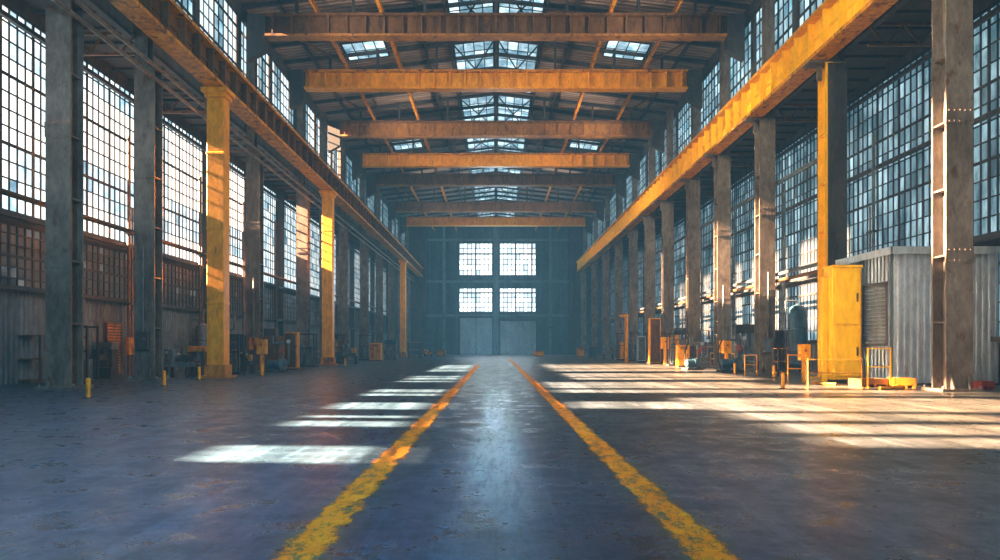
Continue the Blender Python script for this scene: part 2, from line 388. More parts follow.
MB().box(a-.25,a,YF-.45,YF-.05,0,DZ[0]).box(a-.25,b+.1,YF-.45,YF-.05,DZ[0],DZ[0]+.3).build('door_frame','dark',d1)
d2=MB(); a,b=DX[1]; n=18
for k in range(n):
    z=DZ[1]*k/n; d2.hexa([(a,YF-.28,z),(b,YF-.28,z),(b,YF-.1,z),(a,YF-.1,z),(a,YF-.2,z+DZ[1]/n),(b,YF-.2,z+DZ[1]/n),(b,YF-.1,z+DZ[1]/n),(a,YF-.1,z+DZ[1]/n)])
d2=struct(d2.build('door_2','fardoor'))
MB().box(a-.25,a,YF-.6,YF-.05,0,DZ[1]).box(b,b+.25,YF-.4,YF-.05,0,DZ[1]).box(a-.25,b+.25,YF-.6,YF-.05,DZ[1],DZ[1]+.5).build('door_frame','dark',d2)
f2=MB(); f2.box(-22,22.3,Y0-.4,Y0,0,9); f2.box(-22,22.3,Y0-.4,Y0,20,28.5)
for x0,x1 in ((-22,-14),(-1,1),(14,22.3)): f2.box(x0,x1,Y0-.4,Y0,9,20)
struct(f2.build('wall_front','farwall'))
for a in (-14,1): window(lambda u,v,n,a=a: (a+u,Y0-0.2+n,9+v), 13, 11, 1.0, 1.1, ['gC1','gC1','gC2'])  # unseen glowing windows behind the camera, added as bluish fill

# ---------------------------------------------------------------- roof
ZR, ZE = 28.0, 25.9
def rz(x): return ZR-(ZR-ZE)*abs(x)/XC
GD=[46.8,56.3,69.0,80.5,90.0,107.5,120.0]
RD=[Y0,10.0,24.0,36.5]+GD+[Y1]
cl=MB()
SK=[(30,34),(40,43),(54.7,58.0),(81,84.5)]
def slab(x0,x1,y0,y1,t=0.15,m=cl):
    z0,z1=rz(x0),rz(x1)
    m.hexa([(x0,y0,z0),(x1,y0,z1),(x1,y1,z1),(x0,y1,z0),(x0,y0,z0+t),(x1,y0,z1+t),(x1,y1,z1+t),(x0,y1,z0+t)])
for s in (-1,1):
    def sl(a,b,y0,y1):
        x0,x1=sorted((s*a,s*b)); slab(x0,x1,y0,y1)
    sl(12.8,XC+0.3,Y0,Y1); sl(3.7,9.2,Y0,Y1); sl(0,0.15,Y0,Y1)
    p=Y0
    for a,b in SK:
        sl(9.2,12.8,p,a); p=b
        window(lambda u,v,n,a=a,s=s: (s*(9.2+u),a+v,rz(9.2+u)-n*0.8), 3.6, b-a, 0.9, (b-a)/2, ['gS1','gS2','gS2'], bt=0.08,heavy=0)
    sl(9.2,12.8,p,Y1)
    for i,(y0,y1) in enumerate(zip(RD,RD[1:])):
        sl(0.15,3.7,y0,y0+0.7); sl(0.15,3.7,y1-0.7,y1)
        L=(y1-y0-1.4)
        window(lambda u,v,n,y0=y0,s=s: (s*(0.15+u),y0+0.7+v,rz(0.15+u)-n*0.8), 3.55, L, 0.89, L/max(2,round(L/2.0)), ['gS1','gS2','gC2'], cross=True, bt=0.09,heavy=0,weights=(3,4,3))
struct(cl.build('ceiling','ceiling'))
t=MB()
for s in (-1,1):
    x0,x1=sorted((s*(XC+.3),s*22.2)); t.box(x0,x1,Y0,Y1,17.3,17.6)
    y=Y0+1
    while y<Y1-.5: t.box(x0,x1,y-.05,y+.05,17.16,17.3); y+=1.6
trim(t,'soffit')
r=MB()
def sloped(m,s,y,w,dz0,dz1):
    A,B=((-17.9,0) if s<0 else (0,17.9)); za,zb=rz(A),rz(B)
    m.hexa([(A,y-w,za+dz0),(B,y-w,zb+dz0),(B,y+w,zb+dz0),(A,y+w,za+dz0),(A,y-w,za+dz1),(B,y-w,zb+dz1),(B,y+w,zb+dz1),(A,y+w,za+dz1)])
y=13.0
while y<Y1-1:
    for s in (-1,1): sloped(r,s,y,.08,-.4,-.1)
    y+=3.1
for x in (-15.5,-6,-3.9,0,3.9,6,15.5): r.box(x-.1,x+.1,Y0,Y1,rz(x)-.32,rz(x)-.06)
trim(r,'dark')

def girder(mat,label,y,i):
    t=thing('roof_girder',label,'girder',(0,y,23.3),'girders spanning the roof')
    yl=mat=='yellow'
    w=MB(); w.box(-16.1,16.1,-.06,.06,.16,1.44)
    x=-15.6
    while x<16:
        w.box(x-.05,x+.05,-.36,.36,.16,1.44); x+=1.3
    w.build('web','yellow' if yl else ('brown' if i in (0,4,5) else 'rustbeam'),t)
    MB().box(-16.1,16.1,-.42,.42,0,.16).build('bottom_flange','yellow' if yl else 'rustbeam',t)
    MB().box(-16.1,16.1,-.42,.42,1.44,1.6).build('top_flange','orange' if yl else 'brown',t)
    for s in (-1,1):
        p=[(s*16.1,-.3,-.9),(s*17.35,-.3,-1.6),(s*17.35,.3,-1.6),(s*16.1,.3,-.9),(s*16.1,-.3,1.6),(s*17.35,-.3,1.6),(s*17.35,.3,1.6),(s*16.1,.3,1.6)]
        MB().hexa(p).build('shaded_end','dark',t)  # added dark block: shade at the girder ends put into its colour
    for x in (-14,-10,-5,0,5,10,14): MB().box(x-.1,x+.1,-.1,.1,1.6,rz(x)-23.3-.02).build('hanger','dark',t)
gl=['nearest rust-brown steel girder spanning under the roof','nearest bright yellow steel girder spanning under the roof','second rust-brown steel girder, just behind the nearest yellow one','second yellow steel girder from the camera under the roof',
    'third rust-brown girder, just behind the second yellow one','fourth rust-brown girder, second last before the far wall','last yellow girder, closest to the far teal wall']
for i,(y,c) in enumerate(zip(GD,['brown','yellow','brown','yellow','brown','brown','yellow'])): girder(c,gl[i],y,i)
for x,n in ((-12.5,'outer left'),(-8,'inner left'),(8,'inner right'),(12.5,'outer right')):
    w=.16 if abs(x)>10 else .24
    b=MB(); b.box(-w/2,w/2,14,Y1-.2,25.15,25.3); b.box(-w/2,w/2,14,Y1-.2,24.92,25.0) ; b.box(-.03,.03,14,Y1-.2,25.0,25.15)
    o=b.build('roof_tie','orange',None,(x,0,0)); tag(o,'long thin orange tie running the length of the roof, %s one'%n,'roof tie','long ties under the roof')
for i,(y0,y1) in enumerate(zip(GD,GD[1:])):
    for s in (-1,1):
        b=MB(); b.bar((s*16.6,y0+.5,25.0),(s*12.9,y1-.5,25.4),.14)
        tag(b.build('wind_brace','brown'),'slanting brown roof brace on the %s between the %s and %s girders'%('left' if s<0 else 'right',ORD[i],ORD[i+1]),'brace','slanting braces in the roof')

# ---------------------------------------------------------------- crane runways
def runway(X,zb,H,mat,webmat,top,label):
    t=thing('crane_runway_beam',label,'beam',(X,0,zb),'crane runway beams')
    w=MB(); w.box(-.07,.07,Y0,Y1,.18,H)
    y=Y0+1
    while y<Y1: w.box(-.42,.42,y-.06,y+.06,.18,H); y+=1.55
    w.box(-.14,.14,Y0,Y1,H*.55,H*.55+.12)
    w.build('web',webmat,t)
    MB().box(-.5,.5,Y0,Y1,0,.18).build('bottom_flange',mat,t)
    MB().box(-.52,.52,Y0,Y1,H,H+.2).build('top_flange',top,t)
    MB().box(-.05,.05,Y0,Y1,H+.2,H+.34).box(-.12,.12,Y0,Y1,H+.2,H+.24).build('rail','bolt',t)
runway(-15.0,15.5,1.55,'orange','brown','orange','weathered orange crane runway beam on the left, carried by yellow posts')  # backlit darkness of this side put into the brown web colour
runway(16.5,16.3,2.0,'orange','bright','yellow','bright yellow sunlit crane runway beam along the right side')  # web takes the brighter yellow, with sunlight in its colour
for k,(x,z) in enumerate(((-16.3,15.1),(-16.3,14.5))):
    p=MB().tube((0,Y0,0),(0,Y1,0),.09)
    o=p.build('service_pipe','column',None,(x,0,z)); tag(o,'%s of two thin pipes along the left columns below the crane beam'%('upper' if k==0 else 'lower'),'pipe','pipes along the left columns')
for k,(x,z,mt) in enumerate(((18.1,6.3,'grey'),(18.1,5.9,'brown'),(18.1,12.2,'grey'))):
    o=MB().tube((0,35.5,0),(0,Y1-2.3,0),.11).build('wall_pipe',mt,None,(x,0,z)); tag(o,['upper of two long pipes running just behind the right columns at mid height','lower rusty one of two long pipes running just behind the right columns','single high grey pipe running just behind the right columns'][k],'pipe','long pipes behind the right columns')
o=MB().tube((0,Y0,0),(0,Y1-2.3,0),.11).build('wall_pipe','brown',None,(-18.2,0,7.4)); tag(o,'long rusty pipe running behind the left columns below the bright windows','pipe')

# ---------------------------------------------------------------- columns
def column_proto(side, mat, loc, label):
    s=-side
    H=16.28 if side>0 else 15.6
    t=thing('steel_column',label,'column',loc,'building columns')
    sh=MB(); sh.box(-.5,.5,-.42,-.34,.1,H-.1); sh.box(-.5,.5,.34,.42,.1,H-.1); sh.box(-.1,.1,-.34,.34,.1,H-.1)
    z=2.6
    while z<15: sh.box(-.46,.46,-.34,.34,z-.03,z+.03); z+=2.5
    sh.box(-.52,.52,-.45,-.42,4.8,5.4); sh.box(-.52,.52,-.45,-.42,10,10.6)
    for zz in (4.9,5.3,10.1,10.5):
        for x in (-.4,-.2,0,.2,.4): sh.box(x-.025,x+.025,-.47,-.45,zz-.025,zz+.025)
    sh.build('shaft',mat,t)
    bp=MB(); bp.box(-.78,.78,-.65,.65,0,.1)
    for a in (-.3,.3): bp.hexa([(a-.03,-.6,.1),(a+.03,-.6,.1),(a+.03,-.42,.1),(a-.03,-.42,.1),(a-.03,-.44,.6),(a+.03,-.44,.6),(a+.03,-.42,.6),(a-.03,-.42,.6)])
    bp=bp.build('base_plate',mat,t)
    for x in (-.68,.68):
        for y in (-.54,.54): MB().tube((x,y,.1),(x,y,.2),.05,n=8).build('anchor_bolt','bolt',bp)
    if side>0: MB().box(-1.3,.5,-.42,.42,H-.1,H).box(-.75,-.5,-.06,.06,H-.9,H-.1).build('corbel','column',t)
    else: MB().box(-.5,.5,-.42,.42,H-.1,H).build('cap',mat,t)
    u=MB()
    u.box(-.3,.3,-.3,-.24,H,25.4); u.box(-.3,.3,.24,.3,H,25.4); u.box(-.05,.05,-.24,.24,H,25.4)
    uo=u.build('upper_shaft','column',t)
    uo.location.x=.22*side
    return t
def rust_label(side,i): return '%s grey rust-stained steel column from the camera in the %s row'%(ORD[i],side)
LC=[26.9,33.4,48.1,60.2,68,76.2,88,99.5,111,122,131.4]
pl=None
for i,y in enumerate(LC):
    lab=rust_label('left',i)
    if pl is None: pl=column_proto(-1,'column',(-17.4,y,0),lab)
    else: dup(pl,(-17.4,y,0),lab)
RC=[25.3,34.4,42.9,51,58.5,67.2,75,84,94,105,117,131.4]
pr=None; n=0
for i,y in enumerate(RC):
    if i==1:
        t=column_proto(1,'bright',(17.3,y,0),'yellow painted steel column with a dark grey face behind the tall yellow cabinet')
        MB().box(-.42,.54,-.53,-.48,2.0,16.1).build('face_plate','dark',t); continue
    lab=rust_label('right',n); n+=1
    if pr is None: pr=column_proto(1,'column',(17.3,y,0),lab)
    else: dup(pr,(17.3,y,0),lab)
def post(y,label):
    t=thing('crane_post',label,'post',(-15.0,y,0),'yellow posts under the left crane beam')
    s=MB(); s.box(-.46,.46,-.4,.4,.12,15.0)
    for z in (4,8,12): s.box(-.48,.48,-.42,.42,z-.08,z+.08)
    s.build('shaft','yellow',t,bevel=.03)
    MB().box(-.75,.75,-.65,.65,0,.12).box(-.56,.56,-.48,.48,.12,.7).build('base','orange',t,bevel=.02)
    MB().box(-.56,.56,-.5,.5,15.0,15.25).box(-.7,.7,-.6,.6,15.25,15.49).build('cap','yellow',t,bevel=.02)
post(36.0,'nearest and tallest-looking yellow post under the left crane beam')
post(59.6,'second yellow post under the left crane beam')
post(107.6,'farthest yellow post under the left crane beam')
def column_box(x,y,z,mat,label,w=.3,h=.9):
    t=thing('distribution_box',label,'electrical box',(x,y-.46,z),'electrical boxes on columns')
    MB().box(-w,w,-.22,0,0,h).build('case',mat,t,bevel=.015)
    MB().tube((0,-.08,h),(0,-.08,h+4.2),.045).build('conduit','grey',t)
    MB().tube((.12,-.25,h*.6),(.12,-.22,h*.6),.05).build('switch','red',t)
column_box(17.3,42.9,1.3,'grey','grey electrical box on the second grey right column')
column_box(17.2,51,1.2,'yellow','yellow electrical box on the third grey right column')
column_box(17.3,67.2,1.4,'orange','orange electrical box on the fifth grey right column',.35,1.2)
column_box(-17.4,33.4,1.5,'dark','dark electrical box on the second left column')
column_box(-17.3,48.1,1.4,'orange','orange electrical box on the third left column')
def guard_rail(x,y0,y1,mat,label):
    t=thing('guard_rail',label,'guard rail',(x,y0,0),'guard rails between columns'); L=y1-y0; n=max(2,round(L/2))
    for k in range(n+1): MB().tube((0,L*k/n,0),(0,L*k/n,1.1),.04,n=8).build('post',mat,t)
    for z in (.6,1.1): MB().tube((0,0,z),(0,L,z),.04,n=8).build('handrail',mat,t)
for i,(a,b) in enumerate(zip(RC[2:8],RC[3:9])): guard_rail(18.55,a+.8,b-.8,'yellow' if i%2 else 'grey','%s guard rail behind the right columns after the %s and %s grey ones'%('yellow' if i%2 else 'grey',ORD[i+1],ORD[i+2]))
for i,(a,b) in enumerate(zip(LC[1:6],LC[2:7])): guard_rail(-18.55,a+.8,b-.8,'orange' if i%2 else 'grey','%s guard rail behind the left columns, from the %s to the %s column'%('orange' if i%2 else 'grey',ORD[i+1],ORD[i+2]))

# ---------------------------------------------------------------- floor lines
for x,l,y1 in ((-1.6,'left',60),(1.75,'right',90)):
    m=MB(); segs=40
    for k in range(segs):
        a=Y0+1+(y1-Y0-1)*k/segs; b=Y0+1+(y1-Y0-1)*(k+1)/segs
        m.quad([(-.24,a,0.004),(.24,a,0.004),(.24,b,0.004),(-.24,b,0.004)])
    tag(m.build('painted_floor_line','line',None,(x,0,0)),'worn yellow painted line on the concrete floor, %s of the two'%l,'floor line','painted lines down the hall')

# ---------------------------------------------------------------- equipment
def bollard(px,py,h,label,first=[None]):
    d=dep(py); loc=(pxX(px,d),d,0)
    if first[0] is None:
        t=thing('bollard',label,'bollard',loc,'small yellow bollards')
        MB().tube((0,0,.03),(0,0,h),.075).tube((0,0,h),(0,0,h+.04),.075,.04).build('post','yellow',t)
        MB().tube((0,0,0),(0,0,.03),.14).build('foot','dark',t); first[0]=t
    else: dup(first[0],loc,label)
bollard(88,398,.62,'small yellow bollard standing alone nearest the camera on the left floor')
bollard(164,386,.58,'small yellow bollard in front of the second left column')
bollard(199,380,.58,'small yellow bollard just left of the nearest yellow post')
bollard(262,376,.58,'small yellow bollard between the first two yellow posts')
bollard(345,366,.58,'small yellow bollard right of the second yellow post')
bollard(774,378,.58,'small yellow bollard beside the second grey right column')
bollard(783,389,.58,'small yellow bollard in front of the yellow rail on the right')
bollard(735,374,.58,'small yellow bollard beside the pump set on the right')

def tall_cabinet():
    t=thing('electrical_cabinet','tall bright yellow cabinet in front of the yellow column on the right','cabinet',(16.12,31.0,0))
    MB().box(-.66,.66,-.4,.45,.15,5.3).build('body','bright',t,bevel=.03)
    MB().box(-.62,.62,-.36,.4,0,.15).build('plinth','dark',t)
    MB().box(-.7,.7,-.46,.5,5.3,5.42).build('top_cap','bright',t,bevel=.02)
    for (z0,z1) in ((.3,2.6),(2.7,5.15)):
        d=MB().box(-.57,.57,-.45,-.4,z0,z1).build('door','bright',t,bevel=.015)
        MB().box(.4,.46,-.51,-.45,(z0+z1)/2-.2,(z0+z1)/2+.2).build('handle','dark',d)
    MB().box(-.95,-.7,.0,.25,.05,4.9).build('cable_duct','bright',t,bevel=.01)
tall_cabinet()
def switch_box(loc,mat,label,sc=1,group=None):
    t=thing('switch_box',label,'switch box',loc,group); t.scale=(sc,)*3
    MB().box(-.1,.1,-.08,.08,0,1.2).build('stand',mat,t)
    MB().box(-.28,.28,-.2,.2,1.2,2.1).build('box',mat,t,bevel=.02)
    MB().tube((0,-.24,1.75),(0,-.2,1.75),.07).build('button','red',t)
switch_box((14.6,31.6,0),'yellow','narrow yellow switch box on a post left of the tall yellow cabinet',.85)
switch_box((15.9,46.0,0),'yellow','yellow switch box on a post just left of the second grey right column',1)
switch_box((-14.2,40.5,0),'orange','orange switch box on a post right of the nearest yellow post',1)
switch_box((15.6,61.5,0),'yellow','yellow switch box on a post left of the fifth right column',1.2)
switch_box((-15.4,50.2,0),'yellow','yellow switch box on a post beside the brown steel cabinet',1.1)

def shed():
    X0,X1,Ya,Yb,H=17.15,21.6,28.7,33.0,5.75
    t=thing('metal_shed','light grey corrugated metal shed with louvred window behind the nearest right column','shed',(X0,Ya,0))
    w=MB(); L=X1-X0; p=.28
    def prof(W):
        q=[]; x=0
        while x<W: q+=[(x,0),(x+p*.35,0),(x+p*.5,.05),(x+p*.85,.05)]; x+=p
        return [k for k in q if k[0]<=W]
    P=prof(L)
    for (a,da),(b,db) in zip(P,P[1:]): w.quad([(a,-da,.1),(b,-db,.1),(b,-db,H),(a,-da,H)])
    W=Yb-Ya; P=prof(W)
    for (a,da),(b,db) in zip(P,P[1:]): w.quad([(-da,b,.1),(-db,a,.1),(-db,a,H),(-da,b,H)])
    w.box(.03,L,.03,W,.1,H-.02)
    w.build('wall','shed',t)
    MB().box(-.25,L,-.25,W+.1,H,H+.18).box(-.3,-.25,-.3,W+.1,H-.12,H+.2).box(-.3,L,-.3,-.25,H-.12,H+.2).build('roof','shed',t)
    MB().box(-.02,L,-.02,W,0,.1).build('sill','dark',t)
    f=MB().box(-.12,-.05,.35,2.3,1.7,1.82).box(-.12,-.05,.35,2.3,4.4,4.52).box(-.12,-.05,.35,.45,1.7,4.5).box(-.12,-.05,2.2,2.3,1.7,4.5).build('louvre_frame','dark',t)
    s=MB(); z=1.85
    while z<4.35:
        s.hexa([(-.11,.45,z),(-.06,.45,z+.02),(-.06,2.2,z+.02),(-.11,2.2,z),(-.11,.45,z+.04),(-.06,.45,z+.15),(-.06,2.2,z+.15),(-.11,2.2,z+.04)]); z+=.17
    s.build('slat','grey',f)
    MB().tube((-.15,.1,0),(-.15,.1,H),.06).build('downpipe','grey',t)
shed()
def frame(px0,px1,py,h,label,mat='yellow',bars=(1.0,.55),r=.03):
    d=dep(py); x0,x1=pxX(px0,d),pxX(px1,d); w=x1-x0
    t=thing('safety_rail',label,'safety rail',((x0+x1)/2,d,0),'yellow safety rails')
    for s in (-1,1):
        MB().tube((s*w/2,0,0),(s*w/2,0,h),r).tube((s*w/2,0,0),(s*w/2,0,.02),.1).build('post',mat,t)
    for b in bars: MB().tube((-w/2,0,h*b-.05),(w/2,0,h*b-.05),r*.8).build('crossbar',mat,t)
frame(868,891,388,1.65,'tall yellow rail frame just right of the tall yellow cabinet','bright',r=.035)
frame(788,806,384,1.35,'yellow safety rail left of the tall yellow cabinet')
frame(808,862,388,1.2,'thin yellow safety rail at the foot of the tall yellow cabinet','orange',r=.024)
frame(745,757,375,1.2,'yellow rail frame beside the pump set')

def pallet_stack(loc,label,mat='orange',rz=0,w=1.2,d=.9,h=.35):
    t=thing('pallet_tray',label,'tray',loc,None,rz)
    for x in (-w/2+.08,0,w/2-.08): MB().box(x-.06,x+.06,-d/2,d/2,0,.12).build('runner',mat,t)
    m=MB(); m.box(-w/2,w/2,-d/2,d/2,.12,.17)
    m.box(-w/2,-w/2+.05,-d/2,d/2,.17,h); m.box(w/2-.05,w/2,-d/2,d/2,.17,h); m.box(-w/2,w/2,-d/2,-d/2+.05,.17,h); m.box(-w/2,w/2,d/2-.05,d/2,.17,h)
    m.build('tray',mat,t)
pallet_stack((15.55,27.85,0),'rusty brown metal tray on the floor behind the tall rail frame','brown',.1)
pallet_stack((16.55,27.2,0),'orange metal tray left of the nearest right column','orange',-.2,.8,.8,.4)
pallet_stack((19.4,26.6,0),'red metal tray just right of the nearest right column','red',.1,.6,.6,.3)
def lying_pipe(a,b,r,mat,label):
    m=MB(); c=Vector(((a[0]+b[0])/2,(a[1]+b[1])/2,0)); A=Vector((*a,r+.001))-c; B=Vector((*b,r+.001))-c
    m.tube(A,B,r); tag(m.build('loose_pipe',mat,None,c),label,'pipe','pipes lying on the floor')
lying_pipe((14.9,25.9),(16.1,26.3),.07,'yellow','yellow pipe lying on the floor in front of the brown tray')
lying_pipe((14.2,29.9),(14.6,28.6),.06,'orange','orange pipe lying on the floor beside the tall yellow cabinet')

def tank(loc,r,h,mat,label):
    t=thing('upright_tank',label,'tank',loc,'upright tanks')
    m=MB(); m.tube((0,0,.5),(0,0,h-.4),r,n=24); m.tube((0,0,h-.4),(0,0,h-.12),r,r*.7,n=24); m.tube((0,0,h-.12),(0,0,h),r*.7,r*.2,n=24); m.tube((0,0,.3),(0,0,.5),r*.6,r,n=24)
    m.build('shell',mat,t)
    for k in range(3):
        a=k*2.094+.4; MB().bar((math.cos(a)*r*.85,math.sin(a)*r*.85,0),(math.cos(a)*r*.85,math.sin(a)*r*.85,.6),.09).build('leg','dark',t)
    MB().path([(0,0,h-.02),(0,0,h+.25),(-r-.15,0,h+.25),(-r-.15,0,.3)],.05).build('pipe','grey',t)
    for z in (h*.3,h*.65): MB().ring((0,0,z),r+.01,.03,'z',24).build('hoop','dark',t)
tank((19.7,43.6,0),.6,4.4,'blue','dark blue upright tank behind the second grey right column')
tank((19.6,38.6,0),.5,3.4,'grey','grey upright tank left of the yellow column on the right')
tank((-19.6,44.6,0),.55,3.2,'grey','grey upright tank against the left wall behind the nearest yellow post')
tank((19.5,57.0,0),.5,3.6,'shed','pale grey upright tank between the third and fourth grey right columns')
def pump(loc,label,sc=1,rz=0):
    t=thing('pump_set',label,'pump',loc,'pump sets'); t.rotation_euler.z=rz; t.scale=(sc,sc,sc)
    MB().box(-.7,.7,-.45,.45,0,.15).build('skid','dark',t)
    MB().tube((-.55,0,.55),(.1,0,.55),.28,n=18).tube((.1,0,.55),(.25,0,.55),.34,n=18).box(-.45,0,-.15,.15,.15,.4).build('motor','blue',t)
    MB().tube((.45,-.2,.6),(.45,.2,.6),.33,n=20).box(.3,.6,-.12,.12,.15,.5).build('volute','grey',t)
    MB().path([(.45,0,.9),(.45,0,2.0),(-.2,0,2.0),(-.2,0,2.5)],.07).build('pipework','grey',t)
    MB().path([(.62,0,.6),(.85,0,.6),(.85,0,1.7),(.85,0,2.2)],.06).build('pipework','grey',t)
    v=MB().ring((.45,-.2,1.5),.18,.025,'y'); v.bar((.27,-.2,1.5),(.63,-.2,1.5),.03); v.bar((.45,-.2,1.32),(.45,-.2,1.68),.03); v.tube((.45,-.2,1.5),(.45,0,1.5),.03)
    v.build('handwheel','red',t)
    MB().tube((.85,-.14,2.1),(.85,0,2.1),.13,n=16).build('gauge','shed',t)
    h=[]
    for k in range(15):
        a=k/14; h.append((-.6-.25*math.sin(a*3.14),-.3,.1+1.9*a))
    MB().path(h,.04).build('hose','rubber',t)
pump((15.1,43.0,0),'nearest pump set with upright pipes and red handwheel on the right',1.05)
pump((14.0,47.5,0),'smaller pump set further back, left of the nearest pump set',.9,.25)
pump((15.0,50.0,0),'pump set half hidden at the foot of the third grey right column',1.0,-.2)
pump((-14.3,43.3,0),'pump set on the left beside the orange switch box',.95,.1)

def plant(x,y,h,mat,label,rz=0):
    t=thing('process_unit',label,'machine',(x,y,0),'process units between the columns',rz)
    MB().box(-.9,.9,-.5,.5,0,.14).build('skid','dark',t)
    for a in (-.8,.8):
        for b in (-.4,.4): MB().box(a-.04,a+.04,b-.04,b+.04,.14,h).build('upright','dark',t)
    MB().box(-.86,.86,-.44,-.38,h-.08,h).build('rail','dark',t)
    MB().box(-.86,.86,.38,.44,h-.08,h).build('rail','dark',t)
    MB().box(-.86,.86,-.44,-.38,h*.55,h*.55+.06).build('rail','dark',t)
    MB().tube((-.35,0,.3),(-.35,0,h*.62),.3,n=18).tube((-.35,0,h*.62),(-.35,0,h*.62+.2),.3,.12,n=18).tube((-.35,0,.14),(-.35,0,.3),.2,.3,n=18).build('drum',mat,t)
    MB().box(.12,.68,-.35,.25,.14,h*.42).build('gearbox','grey',t,bevel=.02)
    MB().tube((.4,-.05,h*.42),(.4,-.05,h*.42+.5),.16,n=14).build('motor',mat,t)
    MB().path([(-.35,0,h*.62+.15),(-.35,0,h+.3),(.4,0,h+.3),(.4,0,h+1.2)],.06).build('pipework','grey',t)
    MB().path([(-.65,-.2,.3),(-.65,-.2,h*.8),(.75,-.2,h*.8),(.75,-.2,h*.5)],.045).build('pipework','column',t)
    MB().ring((-.65,-.3,h*.5),.14,.02,'y',14).build('handwheel','red',t)
plant(15.6,57.3,2.8,'grey','grey process unit with drum between the third and fourth grey right columns')
plant(15.4,64.3,3.0,'orange','orange process unit with drum left of the fifth grey right column',.05)
plant(15.2,74.5,3.2,'blue','blue process unit with drum behind the fifth grey right column')
plant(15.2,79.0,3.2,'yellow','yellow process unit with drum far down the right row')
plant(-16.1,40.0,2.4,'grey','grey process unit with drum behind the nearest yellow post')
plant(-15.6,54.6,2.7,'blue','dark blue process unit with drum before the second yellow post')
plant(-15.5,64.0,2.8,'orange','orange process unit with drum behind the second yellow post')
plant(-15.3,79.0,3.0,'grey','grey process unit with drum far down the left row')
plant(-18.9,29.9,2.6,'grey','grey process unit with drum between the first two left columns')

def machine(px0,px1,py0,py1,mats,label,style,names={'bench':('machine_lathe','lathe'),'cabinet':('steel_cabinet','cabinet'),'rack':('storage_rack','rack'),'press':('machine_press','press')}):
    d=dep(py1); x0,x1=pxX(px0,d),pxX(px1,d); w=x1-x0; h=(py1-py0)*d/F; D=min(1.6,max(.7,w*.7))
    t=thing(names[style][0],label,names[style][1],((x0+x1)/2,d+D/2,0))
    a,b,c=mats
    if style=='bench':
        for sx in (-1,1):
            for sy in (-1,1): MB().box(sx*w*.42-.07,sx*w*.42+.07,sy*D*.38-.07,sy*D*.38+.07,0,h*.38).build('leg',c,t)
        MB().box(-w/2,w/2,-D/2,D/2,h*.38,h*.55).build('bed',a,t,bevel=.02)
        hd=MB().box(-w/2,-w*.12,-D*.4,D*.4,h*.55,h).build('headstock',a,t,bevel=.04)
        MB().tube((-w*.12,0,h*.75),(w*.02,0,h*.75),min(.2,h*.12)).build('chuck','bolt',hd)
        MB().box(w*.15,w*.42,-D*.3,D*.3,h*.55,h*.8).build('tailstock',b,t,bevel=.03)
        MB().tube((-w*.4,-D*.42,h*.88),(-w*.4,-D*.36,h*.88),.08).build('dial','shed',t)
    elif style=='cabinet':
        MB().box(-w/2,w/2,-D/2,D/2,.1,h).build('body',a,t,bevel=.03)
        MB().box(-w/2+.05,w/2-.05,-D/2+.05,D/2-.05,0,.1).build('plinth',c,t)
        n=2 if w>1.2 else 1
        for k in range(n):
            u0=-w/2+.06+k*(w-.06)/n; u1=u0+(w-.12)/n-.04
            dr=MB().box(u0,u1,-D/2-.04,-D/2,.2,h-.1).build('door',b,t,bevel=.01)
            MB().box(u1-.12,u1-.07,-D/2-.09,-D/2-.04,h*.45,h*.6).build('handle','dark',dr)
        v=MB()
        for k in range(5): v.box(-w*.3,w*.3,-D/2-.055,-D/2-.04,h*.8+k*.05,h*.8+k*.05+.025)
        v.build('vent','dark',t)
    elif style=='rack':
        for sx in (-1,1):
            for sy in (-1,1): MB().box(sx*(w/2-.04)-.04,sx*(w/2-.04)+.04,sy*(D/2-.04)-.04,sy*(D/2-.04)+.04,0,h).build('upright',a,t)
        for z in (.15,h*.5,h-.05): MB().box(-w/2,w/2,-D/2,D/2,z,z+.05).build('shelf',b,t)
    elif style=='press':
        MB().box(-w/2,w/2,-D/2,D/2,0,h*.3).build('base',a,t,bevel=.03)
        MB().box(-w/2,-w/2+w*.22,-D*.4,D*.4,h*.3,h*.8).build('frame_leg',a,t); MB().box(w/2-w*.22,w/2,-D*.4,D*.4,h*.3,h*.8).build('frame_leg',a,t)
        MB().box(-w/2,w/2,-D*.45,D*.45,h*.8,h).build('crown',b,t,bevel=.03)
        MB().box(-w*.2,w*.2,-D*.25,D*.25,h*.5,h*.66).tube((0,0,h*.66),(0,0,h*.8),w*.1).build('ram','bolt',t)
G='dark'
machine(163,188,349,378,('grey','dark',G),'dark grey lathe left of the nearest yellow post','bench')
machine(187,204,346,376,('brown','orange',G),'rusty orange press beside the nearest yellow post','press')
machine(262,280,336,371,('brown','brown',G),'brown steel cabinet between the first two yellow posts','cabinet')
machine(284,297,332,370,('orange','brown',G),'orange steel cabinet beside the fourth left column','cabinet')
machine(240,250,350,374,('dark','orange',G),'low dark lathe right of the nearest yellow post','bench')
machine(342,356,344,364,('grey','orange',G),'grey and orange lathe right of the second yellow post','bench')
machine(369,381,343,361,('yellow','orange',G),'small yellow cabinet in the left row of machines','cabinet')
machine(384,396,340,360,('grey','blue',G),'grey press left of the farthest yellow post','press')
machine(408,420,342,358,('dark','orange',G),'dark rack right of the farthest yellow post','rack')
machine(424,432,349,357,('orange','brown',G),'orange lathe near the far left corner','bench')
machine(436,445,350,356.3,('orange','orange',G),'small orange cabinet near the far left corner','cabinet')
machine(10,40,335,384,('dark','brown',G),'tall dark rack against the left wall at the left edge','rack')
machine(92,111,342,378.5,('dark','grey',G),'dark press on the left between the first two columns','press')
machine(678,690,345,367,('yellow','yellow',G),'low yellow cabinet beside the fifth right column','cabinet')
machine(650,661,318,364,('yellow','brown',G),'tall slim yellow cabinet halfway down the right row','cabinet')
